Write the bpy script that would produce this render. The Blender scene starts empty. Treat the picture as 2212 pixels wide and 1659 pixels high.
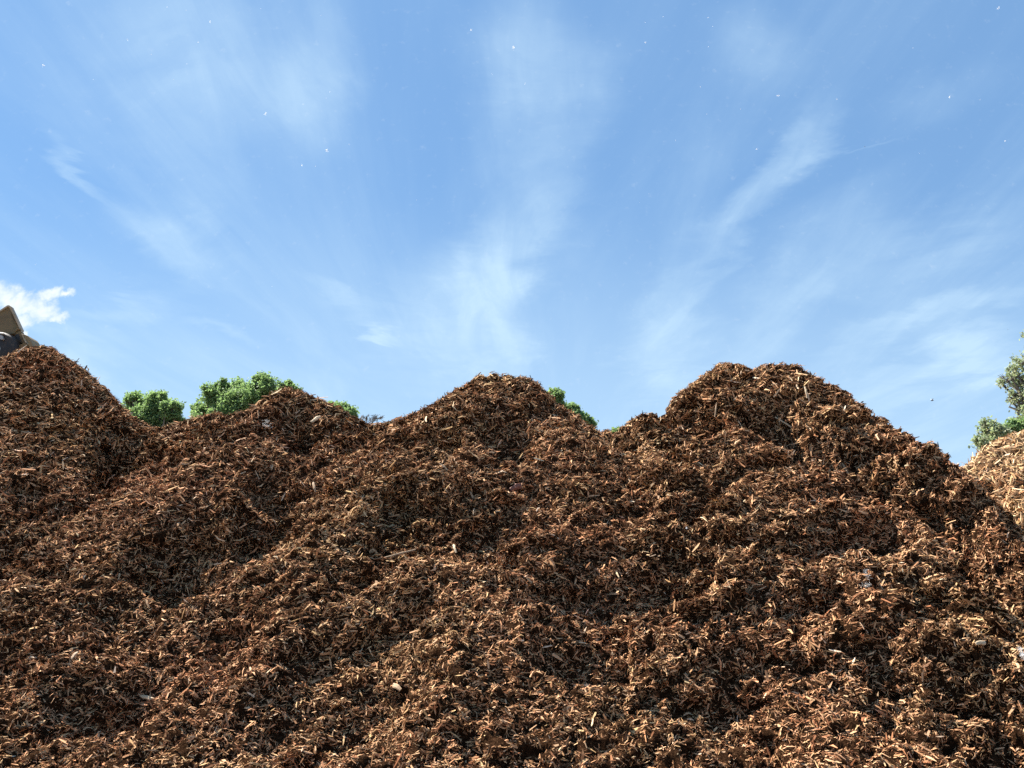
import bpy, math, random
import numpy as np
from mathutils import Vector, Matrix

SC = bpy.context.scene
COL = SC.collection
rad = math.radians

# ------------------------------------------------------------------ camera
PITCH = 17.0
CAM_H = 1.6
cam_d = bpy.data.cameras.new("camera")
cam_d.lens = 26.0; cam_d.sensor_width = 36.0
cam_d.clip_start = 0.05; cam_d.clip_end = 20000
cam = bpy.data.objects.new("camera", cam_d); COL.objects.link(cam)
cam.location = (0, 0, CAM_H); cam.rotation_euler = (rad(90 + PITCH), 0, 0)
SC.camera = cam

# measuring helper: photograph coordinates (2212 x 1659) -> world direction
F = 2212 * 26 / 36
CP, SP = math.cos(rad(PITCH)), math.sin(rad(PITCH))
def ray(u, v):
    a, b = (u - 1106) / F, (829.5 - v) / F
    return np.array([a, CP - b * SP, SP + b * CP])
def at(u, v, y):
    d = ray(u, v); t = y / d[1]
    return np.array([d[0] * t, y, CAM_H + d[2] * t])

# ------------------------------------------------------------------ light
SUN_EL = 54.0
SUN_AZ = -64.0          # degrees from +Y towards +X (negative: left)
sv = Vector((math.sin(rad(SUN_AZ)) * math.cos(rad(SUN_EL)), math.cos(rad(SUN_AZ)) * math.cos(rad(SUN_EL)), math.sin(rad(SUN_EL))))
sl = bpy.data.lights.new("sun", 'SUN'); sl.energy = 5.0; sl.angle = rad(0.5); sl.color = (1.0, 0.95, 0.87)
so = bpy.data.objects.new("sun", sl); COL.objects.link(so)
so.rotation_euler = sv.to_track_quat('Z', 'Y').to_euler(); so.location = (-20, 10, 40)

SC.view_settings.view_transform = 'Standard'; SC.view_settings.look = 'None'
SC.view_settings.gamma = 1.0; SC.view_settings.use_curve_mapping = False
SC.view_settings.exposure = 1.62
SC.cycles.max_bounces = 5; SC.cycles.diffuse_bounces = 1; SC.cycles.transparent_max_bounces = 4
SC.cycles.use_denoising = False

class NT:
    """small node helper"""
    def __init__(s, tree): s.t = tree; s.n = tree.nodes; s.l = tree.links
    def node(s, typ, **kw):
        nd = s.n.new(typ)
        for k, v in kw.items():
            if k.startswith('in_'):
                key = k[3:]; key = int(key) if key.isdigit() else key
                s.put(nd.inputs[key], v)
            else: setattr(nd, k, v)
        return nd
    def put(s, sock, v):
        if isinstance(v, bpy.types.NodeSocket): s.l.new(v, sock)
        else: sock.default_value = v
    def math(s, op, a, b=0.0, c=0.0, clamp=False):
        nd = s.n.new('ShaderNodeMath'); nd.operation = op; nd.use_clamp = clamp
        s.put(nd.inputs[0], a); s.put(nd.inputs[1], b); s.put(nd.inputs[2], c)
        return nd.outputs[0]
    def noise(s, vec, scale, detail=4, rough=0.5, dist=0.0, col=False):
        nd = s.n.new('ShaderNodeTexNoise'); s.put(nd.inputs['Vector'], vec)
        nd.inputs['Scale'].default_value = scale; nd.inputs['Detail'].default_value = detail
        nd.inputs['Roughness'].default_value = rough; nd.inputs['Distortion'].default_value = dist
        return nd.outputs['Color' if col else 'Fac']
    def ramp(s, fac, stops, interp='LINEAR'):
        nd = s.n.new('ShaderNodeValToRGB'); s.put(nd.inputs[0], fac)
        cr = nd.color_ramp; cr.interpolation = interp
        while len(cr.elements) < len(stops): cr.elements.new(0.5)
        for e, (p, c) in zip(cr.elements, stops):
            e.position = p; e.color = (*c, 1) if len(c) == 3 else c
        return nd.outputs[0]
    def smooth(s, v, a, b, lo=0.0, hi=1.0):
        nd = s.n.new('ShaderNodeMapRange'); nd.interpolation_type = 'SMOOTHSTEP'
        s.put(nd.inputs[0], v)
        for i, x in enumerate((a, b, lo, hi)): nd.inputs[1 + i].default_value = x
        return nd.outputs[0]
    def mix(s, fac, a, b, blend='MIX'):
        nd = s.n.new('ShaderNodeMix'); nd.data_type = 'RGBA'; nd.blend_type = blend
        s.put(nd.inputs[0], fac); s.put(nd.inputs[6], a); s.put(nd.inputs[7], b)
        return nd.outputs[2]

# ------------------------------------------------------------------ sky: Nishita + high cirrus, all in world directions
W = bpy.data.worlds.new("World"); SC.world = W; W.use_nodes = True
w = NT(W.node_tree); w.n.clear()
sky = w.node('ShaderNodeTexSky', sky_type='NISHITA', sun_disc=False)
sky.sun_elevation = rad(SUN_EL); sky.sun_rotation = rad(SUN_AZ)
sky.air_density = 1.0; sky.dust_density = 0.0; sky.ozone_density = 1.0
tc = w.node('ShaderNodeTexCoord')
sep = w.node('ShaderNodeSeparateXYZ'); w.l.new(tc.outputs['Generated'], sep.inputs[0])
yy = w.math('MAXIMUM', sep.outputs[1], 0.05)
ca = w.math('DIVIDE', sep.outputs[0], yy); cb = w.math('DIVIDE', sep.outputs[2], yy)
ab = w.node('ShaderNodeCombineXYZ'); w.put(ab.inputs[0], ca); w.put(ab.inputs[1], cb)
# the cloud sheet seen as a plane overhead
zz = w.math('MAXIMUM', sep.outputs[2], 0.06)
pl = w.node('ShaderNodeCombineXYZ'); w.put(pl.inputs[0], w.math('DIVIDE', sep.outputs[0], zz)); w.put(pl.inputs[1], w.math('DIVIDE', sep.outputs[1], zz))
# wispy warp of the streak coordinates
wn = w.noise(pl.outputs[0], 1.9, 7, 0.6, 0.5, col=True)
wv = w.node('ShaderNodeVectorMath', operation='SUBTRACT'); w.put(wv.inputs[0], wn); wv.inputs[1].default_value = (.5, .5, .5)
ws = w.node('ShaderNodeVectorMath', operation='SCALE'); w.put(ws.inputs[0], wv.outputs[0]); ws.inputs['Scale'].default_value = 0.22
wa = w.node('ShaderNodeVectorMath', operation='ADD'); w.put(wa.inputs[0], ab.outputs[0]); w.put(wa.inputs[1], ws.outputs[0])
wf = w.node('ShaderNodeVectorMath', operation='MULTIPLY'); w.put(wf.inputs[0], wa.outputs[0]); wf.inputs[1].default_value = (1, 1, 0)
def sky_ab(u, v):
    d = ray(u, v); return d[0] / d[1], d[2] / d[1]
def streak(u0, v0, u1, v1, width, power):
    a0, b0 = sky_ab(u0, v0); a1, b1 = sky_ab(u1, v1)
    m = w.node('ShaderNodeMapping', vector_type='TEXTURE'); w.put(m.inputs[0], wf.outputs[0])
    m.inputs['Location'].default_value = ((a0 + a1) / 2, (b0 + b1) / 2, 0)
    m.inputs['Rotation'].default_value = (0, 0, math.atan2(b1 - b0, a1 - a0))
    L = math.hypot(a1 - a0, b1 - b0)
    m.inputs['Scale'].default_value = (L * 0.62, width / F * 1.15, 1)
    g = w.node('ShaderNodeTexGradient', gradient_type='SPHERICAL'); w.put(g.inputs[0], m.outputs[0])
    s = w.smooth(g.outputs['Fac'], 0, 0.9)
    return w.math('MULTIPLY', s, power)
STREAKS = [  # soft cirrus (positions measured on the photograph, at infinity)
    (90, 270, 290, 430, 26, .30), (140, 330, 260, 410, 14, .16), (230, 400, 530, 600, 95, .34), (380, 400, 520, 540, 60, .14),
    (60, -20, 500, 330, 260, .16), (330, -80, 700, 300, 240, .20), (700, -40, 660, 420, 130, .16), (250, 120, 600, 520, 160, .12),
    (600, 560, 800, 650, 26, .18), (660, 600, 950, 730, 60, .14), (770, 695, 900, 745, 18, .22), (380, 660, 560, 770, 40, .16),
    (1130, -60, 1140, 420, 190, .26), (1300, 60, 1180, 520, 110, .16), (1230, 330, 990, 740, 130, .26), (1060, 480, 900, 900, 190, .26), (1120, 640, 1020, 860, 90, .14),
    (1850, 180, 1480, 600, 70, .30), (1640, 380, 1380, 720, 80, .24), (1480, 600, 1380, 860, 130, .30), (2000, 330, 1600, 700, 110, .18), (1760, 560, 1560, 820, 90, .18),
    (2240, 590, 1780, 760, 60, .24), (2240, 700, 1900, 860, 90, .36), (2212, 420, 1800, 620, 70, .12), (2000, 820, 1700, 930, 90, .20),
    (1800, 290, 1960, 262, 10, .12), (1480, 40, 1760, 160, 150, .14), (2180, 110, 1900, 250, 90, .12), (0, 780, 300, 800, 110, .16), (100, 700, 420, 620, 50, .14)]
tot = None
for s_ in STREAKS:
    x = streak(*s_); tot = x if tot is None else w.math('ADD', tot, x)
n1 = w.noise(wf.outputs[0], 3.2, 6, 0.55, 0.4)
tot = w.math('MULTIPLY', tot, w.smooth(n1, 0.3, 0.7, 0.35, 1.35))
fm0 = w.node('ShaderNodeMapping'); w.put(fm0.inputs[0], pl.outputs[0]); fm0.inputs['Scale'].default_value = (3.2, 0.7, 1); fm0.inputs['Rotation'].default_value = (0, 0, 0.15)
fea = w.noise(fm0.outputs[0], 2.2, 9, 0.62, 0.9)
tot = w.math('MULTIPLY', tot, w.smooth(fea, 0.30, 0.70, 0.72, 1.30))
# fibres drawn out along the wind (parallel in the sheet, fanning out in view)
fm = w.node('ShaderNodeMapping'); w.put(fm.inputs[0], pl.outputs[0]); fm.inputs['Scale'].default_value = (1.5, 0.28, 1)
fib = w.noise(fm.outputs[0], 1.7, 7, 0.6, 0.6)
tot = w.math('ADD', tot, w.smooth(fib, 0.40, 0.80, 0.0, 0.20))
# veil thickening towards the horizon
tot = w.math('ADD', tot, w.smooth(cb, 0.66, 0.14, 0.0, 0.48))
tot = w.math('ADD', w.math('MULTIPLY', tot, 1.25), 0.05)
tot = w.math('MINIMUM', tot, 0.92)
# small cumulus low on the left
def puff(u, v, ru, rv):
    a, b = sky_ab(u, v)
    m = w.node('ShaderNodeMapping', vector_type='TEXTURE'); w.put(m.inputs[0], pf.outputs[0])
    m.inputs['Location'].default_value = (a, b, 0); m.inputs['Scale'].default_value = (ru / F, rv / F, 1)
    g = w.node('ShaderNodeTexGradient', gradient_type='SPHERICAL'); w.put(g.inputs[0], m.outputs[0])
    return g.outputs['Fac']
pn = w.noise(ab.outputs[0], 26, 6, 0.6, 0.0, col=True)
pv = w.node('ShaderNodeVectorMath', operation='SUBTRACT'); w.put(pv.inputs[0], pn); pv.inputs[1].default_value = (.5, .5, .5)
ps = w.node('ShaderNodeVectorMath', operation='SCALE'); w.put(ps.inputs[0], pv.outputs[0]); ps.inputs['Scale'].default_value = 0.05
pa = w.node('ShaderNodeVectorMath', operation='ADD'); w.put(pa.inputs[0], ab.outputs[0]); w.put(pa.inputs[1], ps.outputs[0])
pf = w.node('ShaderNodeVectorMath', operation='MULTIPLY'); w.put(pf.inputs[0], pa.outputs[0]); pf.inputs[1].default_value = (1, 1, 0)
cu = None
for p_ in [(0, 640, 75, 48), (45, 660, 75, 42), (85, 668, 60, 38), (108, 636, 44, 26), (146, 640, 28, 18), (122, 680, 40, 17), (-60, 650, 100, 60), (55, 712, 16, 12), (30, 690, 60, 26)]:
    x = puff(*p_); cu = x if cu is None else w.math('MAXIMUM', cu, x)
pn2 = w.noise(ab.outputs[0], 60, 7, 0.65)
cum = w.smooth(w.math('ADD', cu, w.math('MULTIPLY', w.math('SUBTRACT', pn2, 0.5), 0.9)), 0.05, 0.75)
cum = w.math('MULTIPLY', cum, w.smooth(w.noise(ab.outputs[0], 34, 5, 0.6), 0.3, 0.65, 0.55, 0.95))
bg1 = w.node('ShaderNodeBackground'); nish = w.mix(1.0, sky.outputs[0], (0.78, 0.98, 1.06, 1), 'MULTIPLY')
w.put(bg1.inputs[0], w.mix(0.62, nish, (1.12, 2.26, 4.15, 1))); bg1.inputs[1].default_value = 0.0612
bg2 = w.node('ShaderNodeBackground'); bg2.inputs[0].default_value = (0.58, 0.80, 1.0, 1); bg2.inputs[1].default_value = 0.348
bg3 = w.node('ShaderNodeBackground'); bg3.inputs[0].default_value = (0.90, 0.96, 1.0, 1); bg3.inputs[1].default_value = 0.37
m1 = w.node('ShaderNodeMixShader'); w.put(m1.inputs[0], tot); w.l.new(bg1.outputs[0], m1.inputs[1]); w.l.new(bg2.outputs[0], m1.inputs[2])
m2 = w.node('ShaderNodeMixShader'); w.put(m2.inputs[0], cum); w.l.new(m1.outputs[0], m2.inputs[1]); w.l.new(bg3.outputs[0], m2.inputs[2])
wo = w.node('ShaderNodeOutputWorld'); w.l.new(m2.outputs[0], wo.inputs[0])

# ------------------------------------------------------------------ helpers
def material(name, rough=0.9):
    m = bpy.data.materials.new(name); m.use_nodes = True
    t = NT(m.node_tree); t.n.clear()
    b = t.node('ShaderNodeBsdfPrincipled'); b.inputs['Roughness'].default_value = rough
    b.inputs['Specular IOR Level'].default_value = 0.3
    o = t.node('ShaderNodeOutputMaterial'); t.l.new(b.outputs[0], o.inputs[0])
    return m, t, b

def mesh_np(name, V, faces, mat, parent=None, smooth=False, attrs=None, loc=(0, 0, 0)):
    """faces: list of int arrays, each (n, k) of the same k"""
    me = bpy.data.meshes.new(name)
    V = np.asarray(V, np.float32)
    me.vertices.add(len(V)); me.vertices.foreach_set('co', V.ravel())
    loops = np.concatenate([np.asarray(f, np.int32).ravel() for f in faces])
    sizes = np.concatenate([np.full(len(f), np.asarray(f).shape[1], np.int32) for f in faces])
    starts = np.concatenate([[0], np.cumsum(sizes)[:-1]]).astype(np.int32)
    me.loops.add(len(loops)); me.loops.foreach_set('vertex_index', loops)
    me.polygons.add(len(sizes)); me.polygons.foreach_set('loop_start', starts)
    me.polygons.foreach_set('use_smooth', np.full(len(sizes), smooth))
    for k, a in (attrs or {}).items():
        at_ = me.attributes.new(k, 'FLOAT', 'POINT'); at_.data.foreach_set('value', np.asarray(a, np.float32))
    me.update(calc_edges=True)
    if mat: me.materials.append(mat)
    o = bpy.data.objects.new(name, me); COL.objects.link(o); o.location = loc
    if parent: o.parent = parent
    return o

def tag(o, label=None, cat=None, group=None, kind=None):
    if label: o['label'] = label
    if cat: o['category'] = cat
    if group: o['group'] = group
    if kind: o['kind'] = kind
    return o

def empty(name, loc):
    o = bpy.data.objects.new(name, None); COL.objects.link(o); o.location = loc
    o.empty_display_size = 0.2
    bpy.context.view_layer.update()
    return o

# numpy noise -------------------------------------------------------
def _hash(ix, iy, iz, seed):
    h = (ix.astype(np.uint32) * np.uint32(374761393) + iy.astype(np.uint32) * np.uint32(668265263)
         + iz.astype(np.uint32) * np.uint32(2147483647 - 1274126177) + np.uint32(seed * 974711 & 0xffffffff))
    h = (h ^ (h >> np.uint32(13))) * np.uint32(1274126177)
    h = h ^ (h >> np.uint32(16)); h = h * np.uint32(2246822519); h = h ^ (h >> np.uint32(15))
    return (h & np.uint32(0xffffff)).astype(np.float32) / np.float32(0xffffff)

def vnoise(P, scale, seed=0):
    """gradient-like noise in -1..1 (value noise on quintic cells, two offset lattices averaged)"""
    out = 0
    for k in range(2):
        Q = P * scale + (0.0 if k == 0 else 0.5) + seed * 7.31
        I = np.floor(Q).astype(np.int64); f = (Q - I).astype(np.float32); f = f * f * f * (f * (f * 6 - 15) + 10)
        I = (I + 100000).astype(np.uint32)
        ix, iy, iz = I[:, 0], I[:, 1], I[:, 2]; one = np.uint32(1)
        c = [[[_hash(ix + one * a, iy + one * b, iz + one * d, seed + 50 * k) for d in (0, 1)] for b in (0, 1)] for a in (0, 1)]
        def L(a, b, t): return a + (b - a) * t
        x = L(L(L(c[0][0][0], c[1][0][0], f[:, 0]), L(c[0][1][0], c[1][1][0], f[:, 0]), f[:, 1]),
              L(L(c[0][0][1], c[1][0][1], f[:, 0]), L(c[0][1][1], c[1][1][1], f[:, 0]), f[:, 1]), f[:, 2])
        out = out + (x * 2 - 1)
    return out * 0.72

def billow(P, scale, seed): return 1 - 2.2 * np.abs(vnoise(P, scale, seed))      # round lumps... ridge = sharp top
def lumps(P, scale, seed): return 2.4 * np.abs(vnoise(P, scale, seed)) - 0.7     # rounded tops, sharp creases

def sstep(x, a, b):
    t = np.clip((x - a) / (b - a), 0, 1); return t * t * (3 - 2 * t)

def grid_normals(V, nx, ny):
    G = V.reshape(ny, nx, 3); dx = np.gradient(G, axis=1); dy = np.gradient(G, axis=0)
    N = np.cross(dx, dy); N /= np.linalg.norm(N, axis=2, keepdims=True) + 1e-9
    return N.reshape(-1, 3)

def bilinear(Z, x0, y0, st, X, Y):
    fx = (X - x0) / st; fy = (Y - y0) / st
    i = np.clip(np.floor(fx).astype(int), 0, Z.shape[1] - 2); j = np.clip(np.floor(fy).astype(int), 0, Z.shape[0] - 2)
    tx = np.clip(fx - i, 0, 1); ty = np.clip(fy - j, 0, 1)
    return (Z[j, i] * (1 - tx) + Z[j, i + 1] * tx) * (1 - ty) + (Z[j + 1, i] * (1 - tx) + Z[j + 1, i + 1] * tx) * ty

def blur(Z, n):
    for _ in range(n):
        P = np.pad(Z, 1, mode='edge'); Z = (P[1:-1, :-2] + 2 * P[1:-1, 1:-1] + P[1:-1, 2:]) / 4
        P = np.pad(Z, 1, mode='edge'); Z = (P[:-2, 1:-1] + 2 * P[1:-1, 1:-1] + P[2:, 1:-1]) / 4
    return Z

# ------------------------------------------------------------------ heap shape
def pile_field(crest, x0, x1, y0, y1, st, s1=0.86, s2=0.70, knee=2.6, rnd=0.22, back=0.7):
    """repose-angle pile: every crest point sheds a cone"""
    gx = np.arange(x0, x1 + st, st); gy = np.arange(y0, y1 + st, st)
    X, Y = np.meshgrid(gx, gy); Z = np.full(X.shape, -0.3)
    for cx, cy, cz in crest:
        d = np.hypot(X - cx, Y - cy); d = np.sqrt(d * d + rnd * rnd) - rnd
        fall = np.where(d < knee, s1 * d, s1 * knee + s2 * (d - knee))
        Z = np.maximum(Z, cz - fall)
    return X, Y, Z

def resample(poly, yfun, step=0.12):
    pts = np.array([at(u, v, yfun(u)) for u, v in poly])
    out = []
    for a, b in zip(pts[:-1], pts[1:]):
        n = max(1, int(np.linalg.norm(b - a) / step))
        for k in range(n): out.append(a + (b - a) * k / n)
    out.append(pts[-1]); return np.array(out)

CREST = [(-420, 1050), (-300, 960), (-150, 870), (-60, 815), (0, 782), (40, 762), (70, 756), (95, 755), (125, 762), (160, 787), (200, 818), (235, 848), (262, 874), (275, 892), (300, 914), (340, 932),
         (380, 922), (400, 914), (440, 904), (470, 898), (500, 902), (530, 895), (560, 874), (590, 852), (615, 843), (650, 850), (700, 872), (740, 892), (775, 911), (800, 921), (830, 920), (870, 909),
         (900, 897), (940, 874), (970, 855), (1000, 842), (1030, 820), (1060, 814), (1090, 815), (1140, 823), (1165, 834), (1180, 852), (1205, 875), (1240, 901), (1275, 927), (1290, 936), (1310, 936),
         (1335, 938), (1345, 930), (1370, 910), (1390, 899), (1410, 899), (1430, 903), (1440, 892), (1450, 872), (1475, 848), (1500, 831), (1530, 809), (1555, 792), (1580, 791), (1605, 797), (1630, 804),
         (1650, 794), (1700, 794), (1730, 799), (1745, 811), (1790, 833), (1830, 853), (1850, 871), (1872, 878), (1890, 902), (1930, 928), (1980, 958), (2030, 988), (2080, 1018), (2131, 1082), (2165, 1130), (2212, 1190),
         (2320, 1270), (2450, 1350), (2600, 1430)]
def ycrest(u):
    return np.interp(u, [-420, -100, 95, 340, 615, 800, 1075, 1310, 1400, 1560, 1700, 1860, 2080, 2212, 2600],
                     [15.4, 14.6, 14.0, 13.6, 12.7, 12.8, 12.1, 12.4, 12.0, 11.7, 11.5, 11.9, 12.5, 12.9, 13.6])
x0, x1, y0, y1, st = -16.0, 12.5, 3.2, 19.0, 0.08
crest = resample(CREST, ycrest)
# a later load tipped in front of the right flank: its own lower ridge
BENCH = [(1560, 985), (1640, 992), (1760, 1012), (1900, 1048), (2000, 1078), (2060, 1125), (2100, 1170), (2150, 1215), (2230, 1290), (2350, 1370), (2600, 1480)]
bench = resample(BENCH, lambda u: np.interp(u, [1560, 1760, 2000, 2212, 2600], [9.7, 9.5, 9.3, 9.0, 8.4]))
X, Y, Z = pile_field(np.concatenate([crest, bench]), x0, x1, y0, y1, st)
Z = blur(Z, 1)
def cap_to_skyline(X, Y, Z, poly, slack=0.0):
    pu = np.array([p[0] for p in poly], float); pv = np.array([p[1] for p in poly], float)
    Zc = Z.copy()
    for _ in range(3):
        zc = Y * CP + (Zc - CAM_H) * SP
        u = 1106 + X / zc * F; v = np.interp(u, pu, pv)
        b = (829.5 - v) / F
        Zc = np.minimum(Z, CAM_H + Y * (SP + b * CP) / (CP - b * SP) + slack)
    return Zc
Z = np.where(Y > 5, cap_to_skyline(X, Y, Z, CREST), Z)

def hit(Z, u, v, ox=x0, oy=y0, os=st):
    d = ray(u, v); ts = np.arange(3.5, 24, 0.02)
    P = np.array([0, 0, CAM_H]) + ts[:, None] * d / d[1]
    zz = bilinear(Z, ox, oy, os, P[:, 0], P[:, 1])
    k = np.nonzero(P[:, 2] <= zz)[0]
    return P[k[0]] if len(k) else P[-1]

# hollows (negative) and humps (positive) of the face, measured on the photograph: polyline, half width m, height m
FEATURES = [
    ([(1690, 905), (1750, 930), (1800, 955), (1860, 975)], .50, -1.2),
    ([(1840, 965), (1930, 1008), (2000, 1040), (2060, 1072), (2110, 1115), (2165, 1170)], .50, -1.2),
    ([(1480, 1000), (1560, 950), (1640, 945)], .35, .14),
    ([(1470, 905), (1500, 930)], .35, -.25), ([(1530, 915)], .25, -.22), ([(1700, 880)], .25, -.2),
    ([(1490, 1080), (1520, 1060)], .35, -.25), ([(1840, 1140), (1900, 1150)], .4, -.30),
    ([(1395, 925)], .25, .12),
    ([(1090, 905), (1110, 950)], .42, -.40), ([(1185, 880)], .25, -.25), ([(920, 930), (960, 960)], .35, -.22), ([(970, 900)], .3, .12),
    ([(980, 975), (1040, 985)], .35, .14),
    ([(640, 950), (655, 900)], .30, -.32), ([(590, 905)], .35, .14),
    ([(270, 950), (295, 1000), (335, 980)], .42, -.50), ([(250, 1040)], .30, -.35),
    ([(400, 1175), (470, 1215), (540, 1215)], .50, -.55), ([(400, 1120), (500, 1110), (560, 1140)], .45, .30),
    ([(590, 1130), (640, 1120)], .35, -.40), ([(560, 1030), (600, 1050)], .3, -.22), ([(450, 1080), (480, 1080)], .2, -.22),
    ([(90, 1110), (130, 1115)], .35, -.30), ([(60, 1060)], .3, -.25), ([(20, 1200)], .4, -.35), ([(30, 1245), (110, 1150)], .3, .1),
    ([(840, 1090), (1000, 1110), (1070, 1125)], .42, -.40), ([(850, 1065), (950, 1060), (1050, 1080)], .35, .22),
    ([(1070, 1210)], .3, -.3), ([(860, 1160), (940, 1170)], .3, -.2),
    ([(780, 1130), (640, 1240), (540, 1290)], .45, .22), ([(690, 1400), (780, 1390), (850, 1340)], .42, -.32),
    ([(1380, 1080), (1460, 1090)], .35, -.2), ([(1330, 1140), (1200, 1200), (1130, 1260)], .5, .2),
    ([(1180, 1270), (1260, 1290), (1330, 1270)], .35, -.28), ([(1420, 1220), (1480, 1240)], .35, -.32),
    ([(560, 1560), (640, 1590), (740, 1560), (820, 1500)], .40, -.42), ([(650, 1480), (800, 1490)], .35, -.15),
    ([(880, 1500), (1000, 1420), (1120, 1380)], .40, .26), 
    ([(1700, 1280), (1760, 1240)], .35, -.30), ([(1660, 1420), (1780, 1400), (1860, 1420)], .38, -.34),
    ([(1980, 1510), (2060, 1540), (2150, 1560)], .40, -.42), ([(1960, 1440), (2060, 1430), (2150, 1450)], .35, .22),
    ([(1560, 1560), (1640, 1600)], .35, -.3), ([(1440, 1480), (1560, 1470)], .3, -.2), ([(180, 1540), (240, 1560)], .28, -.25), ([(280, 1480)], .25, -.25),
    ([(1240, 1440), (1330, 1400)], .3, -.25), ([(260, 1300), (330, 1330)], .3, -.2), ([(100, 1290), (20, 1330)], .3, .12),
    ([(2130, 1240), (2200, 1270)], .35, -.2), ([(1940, 1290), (2000, 1300)], .3, -.25), ([(430, 1370), (500, 1400)], .28, -.2),
]
Z0 = Z.copy()
dZ = np.zeros_like(Z)
rngf = np.random.default_rng(5)
XY3 = np.stack([X.ravel(), Y.ravel(), np.zeros(X.size)], 1)
warp = np.stack([vnoise(XY3, 1.6, 11), vnoise(XY3, 1.6, 12)], 1).reshape(*X.shape, 2) * 0.22
Xw, Yw = X + warp[..., 0], Y + warp[..., 1]
for poly, hw, h in FEATURES:
    P = [hit(Z0, u, v) for u, v in poly]
    D = np.full(X.shape, 9.0)
    if len(P) == 1: D = np.hypot(Xw - P[0][0], Yw - P[0][1])
    for a, b in zip(P[:-1], P[1:]):
        ab_ = (b - a)[:2]; L2 = ab_ @ ab_ + 1e-9
        t = np.clip(((Xw - a[0]) * ab_[0] + (Yw - a[1]) * ab_[1]) / L2, 0, 1)
        D = np.minimum(D, np.hypot(Xw - a[0] - t * ab_[0], Yw - a[1] - t * ab_[1]))
    soft = np.clip(0.55 + (P[0][1] - 6.0) * 0.14, 0.6, 1.0); h = h * soft * (1.15 if h < 0 else 1)
    if h < 0: dZ += h * (1 - sstep(D, hw * .55, hw * 1.10)) * 1.6
    else: dZ += h * (1 - sstep(D, 0, hw * 1.5))
Z = Z0 + np.maximum(dZ, -1.35)
# keep the ridge line where it is
cd = np.full(X.shape, 9.0)
for c in crest[::2]: cd = np.minimum(cd, np.hypot(X - c[0], Y - c[1]))
keep = sstep(cd, 0.06, 0.30)
Z = Z0 * (1 - keep) + Z * keep
Z = blur(Z, 2) * 0.85 + Z * 0.15

def displace_pile(X0, X1, Y0, Y1, step, Zc, cdist, ox, oy, os, amp=1.0, seed=0, poly=None):
    gx = np.arange(X0, X1, step); gy = np.arange(Y0, Y1, step); nx, ny = len(gx), len(gy)
    GX, GY = np.meshgrid(gx, gy)
    x, y = GX.ravel(), GY.ravel()
    z = bilinear(Zc, ox, oy, os, x, y); cr = bilinear(cdist, ox, oy, os, x, y)
    V = np.stack([x, y, z], 1)
    N = grid_normals(V, nx, ny)
    k = (0.25 + 0.75 * sstep(cr, 0.05, 0.8)) * amp * np.clip(0.6 + (y - 5.5) * 0.08, 0.6, 1.0)
    k = k * (1 - 0.45 * sstep(x, 4.8, 6.5) * (1 - sstep(cr, 0.6, 1.6)))
    k = k * np.clip(0.95 + 0.9 * vnoise(V, 0.55, seed + 30), 0.35, 1.5)          # calm slides and rough, clodded patches
    ca_, sa_ = math.cos(0.38), math.sin(0.38)
    P = np.stack([(V[:, 0] * ca_ + V[:, 1] * sa_) * 0.62, (-V[:, 0] * sa_ + V[:, 1] * ca_) * 1.1, V[:, 2] * 1.8], 1)
    P = P + 0.22 * np.stack([vnoise(V, 1.7, seed + 21), vnoise(V, 1.7, seed + 22), vnoise(V, 1.7, seed + 23)], 1)
    big = vnoise(P, 0.8, seed + 1) * 0.10
    stepn = sstep(vnoise(P, 1.4, seed + 2), -0.04, 0.14) * 0.15 - 0.075
    l1 = (sstep(vnoise(P, 2.7, seed + 3), -0.15, 0.25) - 0.5) * 0.11 - sstep(vnoise(P, 1.9, seed + 9), 0.22, 0.42) * 0.17
    l2 = (sstep(vnoise(V * np.array([.85, 1, 1.5]), 5.0, seed + 4), -0.2, 0.3) - 0.5) * 0.115 + vnoise(V, 8.5, seed + 8) * 0.034
    def ledges(sp, w1, w2, sd, drop):
        q = V[:, 2] / sp + 1.5 * vnoise(V, w1, sd) + 0.55 * vnoise(V, w2, sd + 1)
        t = q - np.floor(q)
        return sstep(t, 0, drop) * (1 - t) ** 1.2
    led = ledges(0.62, 0.85, 2.3, seed + 61, .10) * 0.20 * sstep(vnoise(V, 0.8, seed + 63), -0.45, 0.25)
    led2 = ledges(0.24, 1.9, 4.6, seed + 65, .14) * 0.125 * sstep(vnoise(V, 1.6, seed + 67), -0.4, 0.3)
    stepn = stepn * 0.7 + led + led2 - 0.07
    dirn = N + np.array([-0.15, -0.50, 0.15]); dirn /= np.linalg.norm(dirn, axis=1, keepdims=True)
    V = V + dirn * ((big + stepn + l1 + l2) * k)[:, None]
    if poly is not None: V = fit_ridge(V, nx, ny, poly, cr)
    N = grid_normals(V, nx, ny)
    k2 = 0.6 + 0.4 * sstep(cr, 0.0, 0.4)
    l3 = (sstep(vnoise(V * np.array([.85, 1, 1.4]), 11.0, seed + 5), -0.2, 0.3) - 0.5) * 0.062 + vnoise(V, 22, seed + 6) * 0.012 - 0.012
    V = V + N * (l3 * k2)[:, None]
    return V, grid_normals(V, nx, ny), nx, ny, x, y

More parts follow.
